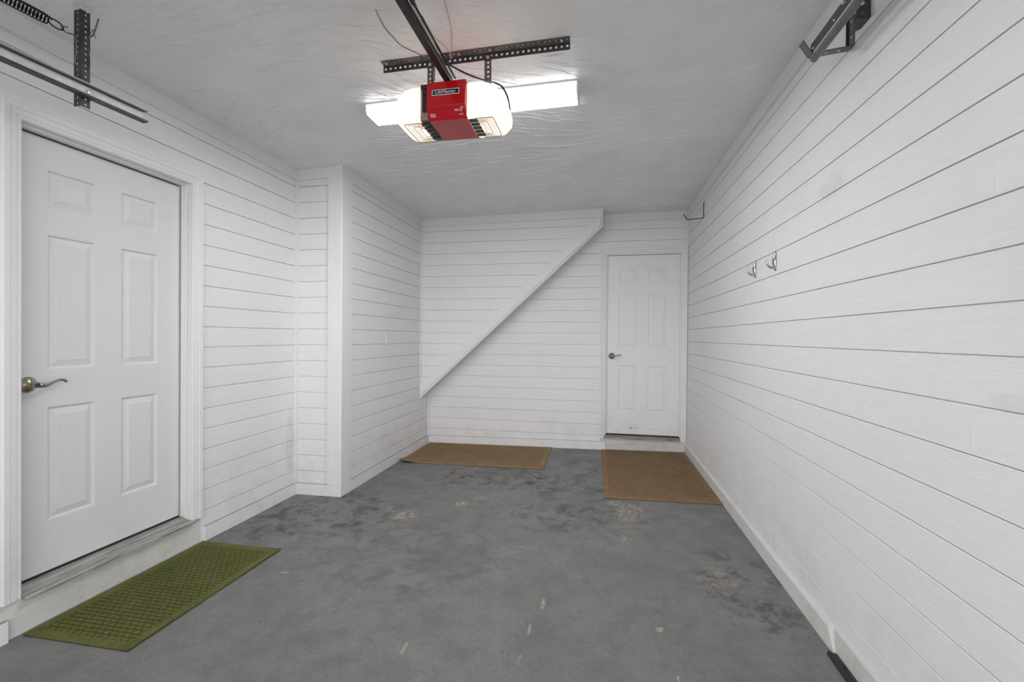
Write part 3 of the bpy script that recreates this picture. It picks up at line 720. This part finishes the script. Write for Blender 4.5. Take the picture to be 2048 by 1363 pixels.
tube(bm, spline([(-2.148, 1.534, 2.585), (-2.126, 1.531, 2.598), (-2.120, 1.531, 2.578), (-2.112, 1.531, 2.560)], 4), .0016, 6); obj('rod_tail', bm, M['steel_mid'], hk, smooth=True)
bm = bmesh.new(); tube(bm, spline([(-2.175, 1.500, 2.56), (-2.172, 1.502, 2.50), (-2.178, 1.501, 2.46), (-2.170, 1.502, 2.44)], 4), .0012, 6); tube(bm, spline([(-2.143, 1.53, 2.50), (-2.14, 1.536, 2.46), (-2.143, 1.53, 2.43)], 4), .0012, 6)
obj('loose_wire', bm, M['cable_grey'], hk)
tag(hk, 'bent steel wire hook threaded through the perforated angle at the spring end', 'hook')
for e_ in (hg, sg, hk): e_.location += Vector((.030, -.025, -.015))
tr.location += Vector((.029, -.020, -.009))
# right: two J-shaped hooks on the wall, a holed plate and the second track
def j_hook(y, label, perfd, w_=.030):
    e = empty('storage_bracket', (XR, y, 2.44)); t = .0035
    pr = [(XR-.001, 2.586), (XR-.001, 2.444), (XR-.006, 2.436), (.812, 2.424), (.806, 2.4235), (.800, 2.427), (.770, 2.477)]
    inn = [(XR-.001-t, 2.586), (XR-.001-t, 2.447), (XR-.009, 2.4395), (.812, 2.428), (.8075, 2.4275), (.8035, 2.4295), (.7735, 2.479)]
    bm = bmesh.new(); loft(bm, [[(x, yy, z) for x, z in pr+inn[::-1]] for yy in (y-w_/2, y+w_/2)]); obj('bracket_arm', bm, M['steel_mid'] if perfd else M['iron'], e)
    if perfd:
        bm = bmesh.new()                                     # upstanding edge that stiffens the angle
        loft(bm, [[(x, yy, z) for x, z in [(XR-.002, 2.586), (XR-.002, 2.444), (.806, 2.4235), (.770, 2.477), (.780, 2.482), (.811, 2.434), (XR-.014, 2.446), (XR-.014, 2.586)]] for yy in (y+w_/2, y+w_/2+.002)])
        obj('stiffening_edge', bm, M['steel'], e)
        for x in (.86, .905):
            bm = bmesh.new(); bolt(bm, (x, y, 2.4245+(x-.812)*.088), (0, 0, -1), .0045, .0008); obj('slot', bm, M['bolt'], e)
        for z in (2.48, 2.54):
            bm = bmesh.new(); bolt(bm, (XR-.0046, y, z), (-1, 0, 0), .0045, .0008); obj('slot', bm, M['bolt'], e)
    return tag(e, label, 'bracket', 'J-shaped brackets on the right wall')
j_hook(1.955, 'perforated steel J-shaped bracket on the right wall, holding the door track', True, .034)
j_hook(4.455, 'small dark J-shaped bracket on the right wall beside the back door', False, .020)
pl = empty('mounting_plate', (XR-.001, 1.86, 2.48))
bm = bmesh.new(); perf(bm, (XR-.001, 1.838, 2.474), (0, 0, 1), (-1, 0, 0), 4, .034, .046, .0085, .003); obj('plate', bm, M['steel'], pl)
bm = bmesh.new(); loft(bm, [[(x, y, z) for y, z in ((1.842, 2.474), (1.842, 2.55), (1.937, 2.55), (1.937, 2.490), (1.90, 2.474))] for x in (XR-.0042, XR-.0012)]); obj('gusset', bm, M['steel'], pl)
tag(pl, 'dark steel plate with round holes on the right wall above the track bracket', 'bracket')
t2 = empty('door_track', (.80, .8, 2.40))
bm = bmesh.new(); loft(bm, [[(x, y, z) for x, z in ((.806, 2.428), (.806, 2.462), (.803, 2.462), (.803, 2.428))] for y in (-.30, 1.948)]); obj('track_web', bm, M['steel'], t2)
bm = bmesh.new()
pr = [(.800, 2.400), (.806, 2.393), (.816, 2.391), (.824, 2.396), (.826, 2.404), (.824, 2.412), (.816, 2.419), (.806, 2.419), (.800, 2.412)]
loft(bm, [[(x, y, z) for x, z in pr] for y in (-.30, 1.945)]); obj('track_rail', bm, M['steel_mid'], t2, smooth=False)
for y, z, r, h in ((1.70, 2.447, .007, .008), (1.765, 2.432, .004, .004), (1.925, 2.436, .004, .003)):
    bm = bmesh.new(); bolt(bm, (.803, y, z), (-1, 0, 0), r, h); obj('bolt', bm, M['bolt'], t2)
tag(t2, 'dark steel garage door track under the ceiling along the right wall', 'door track', 'garage door tracks')

# ------------------------------------------------------------------ ceiling fixture
cf_ = empty('ceiling_light', (-.75, 2.51, cz(-.75)))
FX0, FX1, FY0, FY1 = -1.377, -.124, 2.436, 2.60
FZ = 2.632
bm = bmesh.new(); loft(bm, [[(x, FY0-.004, cz(x)-.0005), (x, FY0-.004, cz(x)-.010), (x, FY1+.004, cz(x)-.010), (x, FY1+.004, cz(x)-.0005)] for x in (FX0+.008, FX1-.008)]); obj('housing', bm, M['housing'], cf_)
bm = bmesh.new(); pr = [(FY0, .012), (FY0, .045), (FY0+.008, .058), (FY0+.02, .062), (FY1-.02, .062), (FY1-.008, .058), (FY1, .045), (FY1, .012)]
loft(bm, [[(x, y, cz(x)-dz) for y, dz in pr] for x in (FX0+.010, FX1-.010)]); df = obj('diffuser', bm, M['diffuser'], cf_)
df.data.materials.append(M['diffuser_side'])
for p_ in df.data.polygons:
    if p_.normal.z > -.8: p_.material_index = 1
for x0, x1 in ((FX0, FX0+.010), (FX1-.010, FX1)):
    bm = bmesh.new(); loft(bm, [[(x, y, cz(x)-(dz if dz > .02 else .0005)) for y, dz in [(y+(-.002 if y < 2.5 else .002), dz+.002) for y, dz in pr]] for x in (x0, x1)]); obj('end_cap', bm, M['housing'], cf_)
tag(cf_, 'long white fluorescent-style ceiling light glowing behind the garage door opener', 'ceiling light')

# ------------------------------------------------------------------ garage door opener
op = empty('garage_door_opener', (-.695, 2.06, 2.31))
RX0, RX1 = -.788, -.604
fp = [(1.945, 2.474), (1.936, 2.360), (1.972, 2.311), (2.185, 2.311), (2.190, 2.318), (2.190, 2.474)]
bm = bmesh.new(); loft(bm, [[(x, y, z) for y, z in fp] for x in (RX0, RX1)]); obj('cover', bm, M['red'], op, bevel=.002)
bm = bmesh.new(); box(bm, RX0-.004, RX1+.004, 1.962, 2.215, 2.325, 2.470); obj('chassis', bm, M['black'], op, bevel=.003)
def lens(sx, xi, xo, name='light_lens'):
    wdt = abs(xo-xi)
    base = [(0, 2.474), (.35, 2.473), (.62, 2.460), (.82, 2.435), (.95, 2.402), (1.0, 2.370), (.98, 2.345), (.88, 2.324), (.72, 2.311), (0, 2.309)]
    bp = spline([(a, 0, z) for a, z in base], 3); bp = [(p_.x, p_.z) for p_ in bp]
    rings = []
    for y, s in ((1.960, .80), (1.9615, .88), (1.968, .945), (1.980, .98), (2.00, 1.0), (2.10, 1.0), (2.155, .985), (2.18, .95), (2.195, .90), (2.198, .82)):
        ccz = 2.392; rings.append([(xi+sx*wdt*a*s, y, ccz+(z-ccz)*(s if s > .9 else .9+(s-.9)*.8)) for a, z in bp])
    bm = bmesh.new(); loft(bm, rings); o = obj(name, bm, M['lens'], op, smooth=True)
    e = o.modifiers.new('shell', 'SOLIDIFY'); e.thickness = .0015; e.offset = -1
    return o
lens(-1, -.830, -.972); lens(1, -.603, -.425)
# buttons and the bare chassis strip left of the red cover
bm = bmesh.new(); box(bm, -.829, -.790, 1.966, 2.19, 2.314, 2.468); obj('side_housing', bm, M['tan'], op, bevel=.002)
bm = bmesh.new()
for z0, z1 in ((2.455, 2.474), (2.428, 2.452), (2.395, 2.425), (2.350, 2.392)): box(bm, -.816 if z0 < 2.45 else -.824, -.789, 1.955, 1.968, z0, z1)
obj('control_buttons', bm, M['black'], op, bevel=.002)
# vents on the underside of each lens: black louvres by the cover, fine dark frames outside
def vent(x0, x1, sx):
    bm = bmesh.new()
    for k in range(5):
        y = 1.982+k*.036; box(bm, min(x0, x0+sx*.040), max(x0, x0+sx*.040), y, y+.026, 2.3045, 2.3095)
    obj('vent_louvre', bm, M['black'], op, bevel=.001)
    bm = bmesh.new()
    for k, (ins, w_) in enumerate(((0, .0022), (.014, .0012), (.025, .0012), (.036, .0020), (.048, .0012), (.060, .0016))):
        xa = x1-sx*ins; y0 = 1.978+ins*.85; y1 = 2.172-ins*.85
        pts = [(x0+sx*.03, y0, 2.3075), (xa-sx*.012, y0, 2.3075), (xa-sx*.003, y0+.004, 2.3075), (xa, y0+.014, 2.3075), (xa, y1-.014, 2.3075), (xa-sx*.003, y1-.004, 2.3075), (xa-sx*.012, y1, 2.3075), (x0+sx*.03, y1, 2.3075)]
        tube(bm, pts, w_, 6)
    obj('vent_frame', bm, M['tan'], op)
vent(-.792, -.918, -1); vent(-.600, -.484, 1)
for x in (-.885, -.520):
    bm = bmesh.new(); bmesh.ops.create_uvsphere(bm, u_segments=16, v_segments=10, radius=.022, matrix=Matrix.Translation((x, 2.07, 2.385)))
    obj('bulb', bm, M['bulb'], op, smooth=True)
    light('opener_bulb_light', 'POINT', (x, 2.07, 2.385), BULB, (1, .88, .76), shadow_soft_size=.03).visible_camera = True
# rail, chain and trolley
bm = bmesh.new(); box(bm, -.7095, -.6770, -.50, 2.02, 2.4765, 2.502); obj('rail', bm, M['rail'], op, bevel=.002)
bm = bmesh.new(); yy = -.45; k = 0
while yy < 1.98:
    box(bm, -.6665, -.6615, yy, yy+.0075, 2.4975 if k % 2 else 2.4985, 2.5055 if k % 2 else 2.5045); yy += .0085; k += 1
obj('chain', bm, M['iron'], op)
bm = bmesh.new(); box(bm, -.6735, -.6715, -.45, 1.98, 2.4995, 2.5015); obj('guide_wire', bm, M['steel_mid'], op)
bm = bmesh.new(); box(bm, -.670, -.656, 1.468, 1.505, 2.492, 2.510); box(bm, -.667, -.659, 1.505, 1.525, 2.495, 2.507); obj('chain_connector', bm, M['black'], op, bevel=.002)
# lettering on the cover: oriented in the plane of each face
def label_plane(p0, p1, x, t, dn=.0006):
    (ya, za), (yb, zb) = p0, p1                              # from lower to upper point of the face
    up_ = Vector((0, yb-ya, zb-za)).normalized(); rt = Vector((1, 0, 0)); nn = rt.cross(up_)
    o = Vector((x, ya, za))+up_*t+nn*dn
    return Matrix(((rt.x, up_.x, nn.x, o.x), (rt.y, up_.y, nn.y, o.y), (rt.z, up_.z, nn.z, o.z), (0, 0, 0, 1)))
def text(name, s, size, mtx, material, parent, off=.0, ext=.0002, sx=1.0):
    cu_ = bpy.data.curves.new(name, 'FONT'); cu_.body = s; cu_.size = size; cu_.extrude = ext; cu_.offset = off; cu_.align_x = 'CENTER'; cu_.align_y = 'CENTER'
    t_ = bpy.data.objects.new(name+'_tmp', cu_); COL.objects.link(t_); bpy.context.view_layer.update()
    me = bpy.data.meshes.new_from_object(t_.evaluated_get(bpy.context.evaluated_depsgraph_get()))
    bpy.data.objects.remove(t_); me.transform(mtx@Matrix.Diagonal((sx, 1, 1, 1))); me.materials.clear(); me.materials.append(material)
    o = bpy.data.objects.new(name, me); COL.objects.link(o); o.parent = parent; o.matrix_parent_inverse = Matrix.Translation(-Vector(parent.location)); return o
f0, f1 = (1.936, 2.360), (1.945, 2.474)
c0_, c1_ = (1.972, 2.311), (1.936, 2.360)
def quad(name, cx, cy, w_, h_, mt, face, dn, par):
    m1 = label_plane(*face, cx, cy, dn); bm = bmesh.new()
    vs = [m1@Vector((a*w_/2, b*h_/2, c)) for a in (-1, 1) for b in (-1, 1) for c in (-.0006, 0)]
    V_ = [bm.verts.new(p_) for p_ in vs]
    for f in ((0, 1, 3, 2), (4, 6, 7, 5), (0, 4, 5, 1), (2, 3, 7, 6), (0, 2, 6, 4), (1, 5, 7, 3)): bm.faces.new([V_[i] for i in f])
    return obj(name, bm, mt, par)
face1 = (f0, f1); face2 = (c0_, c1_)
bd = quad('badge', -.6975, .062, .130, .0270, M['print'], face1, .0010, op)
quad('badge_field', -.6975, .062, .124, .0215, M['badge'], face1, .0014, bd)
text('lettering', 'LiftMaster', .0215, label_plane(*face1, -.6975, .0618, .0018), M['print'], bd, off=0, sx=1.12)
text('lettering', 'my', .0150, label_plane(*face2, -.648, .038, .0012), M['print'], op, off=.0001)
bm = bmesh.new(); m1 = label_plane(*face2, -.628, .037, .0012)
def arc(cx, cy, r, a0_, a1_, w_=.0008, n_=16):
    tube(bm, [m1@Vector((cx+r*math.cos(a0_+(a1_-a0_)*k/n_), cy+r*math.sin(a0_+(a1_-a0_)*k/n_), 0)) for k in range(n_+1)], w_, 5)
arc(0, 0, .0055, 0, 2*PI, .0012); arc(.004, -.006, .003, 2.2, 3.6, .001)
for r in (.0095, .0130): arc(0.001, .002, r, .3, 1.35, .0008)
obj('emblem', bm, M['print'], op)
text('lettering', 'Wi Fi', .0080, label_plane(*face2, -.628, .018, .0012), M['print'], op, off=.0002)
text('lettering', 'Battery', .0085, label_plane(*face2, -.763, .026, .0012), M['print'], op, off=.0002)
text('lettering', 'Backup', .0085, label_plane(*face2, -.763, .018, .0012), M['print'], op, off=.0002)
bm = bmesh.new(); tube(bm, spline([(-.612, 2.150, 2.311), (-.606, 2.150, 2.285), (-.598, 2.152, 2.262), (-.582, 2.155, 2.238), (-.566, 2.158, 2.218)], 5), .0011, 6)
obj('antenna_wire', bm, M['wire_cream'], op, smooth=True)
tag(op, 'red and white garage door opener with black rail, hanging from the ceiling', 'garage door opener')
# the perforated angles that carry it
an = empty('mounting_angle', (-.61, 2.10, cz(-.61)))
AX0, AX1 = -1.092, -.147; nh = 36; pit = (AX1-AX0)/nh
dirx = Vector((1, 0, .0125)).normalized()
bm = bmesh.new(); perf(bm, (AX0, 2.078, cz(AX0)-.004), dirx, (0, 1, 0), nh, pit, .036, .0058); obj('angle_flange', bm, M['steel_rusty'], an)
bm = bmesh.new(); perf(bm, (AX0, 2.1145, cz(AX0)-.041), dirx, (0, 0, 1), nh, pit, .036, .0062); obj('angle_flange', bm, M['steel'], an)
for x in (-.775-.29, -.685, -.53, -.185):
    bm = bmesh.new(); bolt(bm, (x, 2.094, cz(x)-.004), (0, 0, -1), .007, .006); obj('bolt', bm, M['bolt'], an)
tag(an, 'long perforated steel angle bolted across the ceiling above the door opener', 'bracket')
def hanger(x, zb, side, label, n_):
    e = empty('hanging_strap', (x, 2.12, cz(x))); top = cz(x)-.016; pz = (top-zb)/n_
    bm = bmesh.new(); perf(bm, (x-.015, 2.1190, zb), (0, 0, 1), (1, 0, 0), n_, pz, .032, .0058); obj('strap_face', bm, M['steel_rusty'], e)
    bm = bmesh.new(); perf(bm, (x+side*.0155, 2.119, zb), (0, 0, 1), (0, 1, 0), n_, pz, .028, .0045); obj('strap_flange', bm, M['steel_rusty'], e)
    bm = bmesh.new(); bolt(bm, (x, 2.1185, top-.012), (0, -1, 0), .009, .006); obj('bolt', bm, M['bolt'], e)
    return tag(e, label, 'bracket', 'perforated hanging straps')
hanger(-.843, 2.476, 1, 'perforated steel strap holding up the opener, left of the black rail', 9)
hanger(-.545, 2.476, -1, 'perforated steel strap holding up the opener, right of the black rail', 9)
# cables
bm = bmesh.new(); tube(bm, spline([(-.672, 1.60, 2.520), (-.690, 1.80, 2.545), (-.716, 1.95, 2.574), (-.644, 1.97, 2.532), (-.573, 1.99, 2.503), (-.530, 2.08, 2.530), (-.515, 2.15, 2.560), (-.484, 2.17, 2.548), (-.458, 2.175, 2.50), (-.446, 2.18, 2.44), (-.452, 2.195, 2.41), (-.470, 2.20, 2.40)], 8), .0042, 8)
obj('power_cord', bm, M['cable'], op, smooth=True)
bm = bmesh.new(); tube(bm, spline([(-.525, 2.15, 2.565), (-.495, 2.165, 2.555), (-.465, 2.17, 2.51), (-.450, 2.18, 2.45), (-.455, 2.19, 2.415)], 8), .0026, 8)
obj('sensor_cable', bm, M['cable'], op, smooth=True)
zc_ = lambda x: cz(x)-.0035
bm = bmesh.new(); tube(bm, spline([(-.941, 1.747, zc_(-.94)), (-.948, 1.785, zc_(-.94)), (-.955, 1.859, zc_(-.95)), (-.949, 1.911, zc_(-.95)), (-.938, 1.977, zc_(-.94)), (-.905, 2.028, zc_(-.9)), (-.873, 2.072, zc_(-.87)), (-.853, 2.070, 2.655), (-.838, 2.105, 2.62), (-.825, 2.105, 2.56), (-.795, 2.10, 2.50), (-.785, 2.10, 2.474)], 7), .0014, 6)
obj('bell_wire', bm, M['cable'], op, smooth=True)
bm = bmesh.new(); tube(bm, spline([(-.630, 1.70, zc_(-.69)), (-.660, 1.889, zc_(-.7)), (-.690, 2.00, zc_(-.72)), (-.716, 2.06, 2.682), (-.722, 2.070, 2.655), (-.712, 2.068, 2.662), (-.735, 2.03, zc_(-.73)), (-.762, 1.95, zc_(-.76)), (-.775, 1.85, zc_(-.76))], 7), .0016, 6)
tag(obj('speaker_wire', bm, M['cable_grey'], smooth=True), 'thin pale grey wire looped over the ceiling angle near the black rail', 'wire')
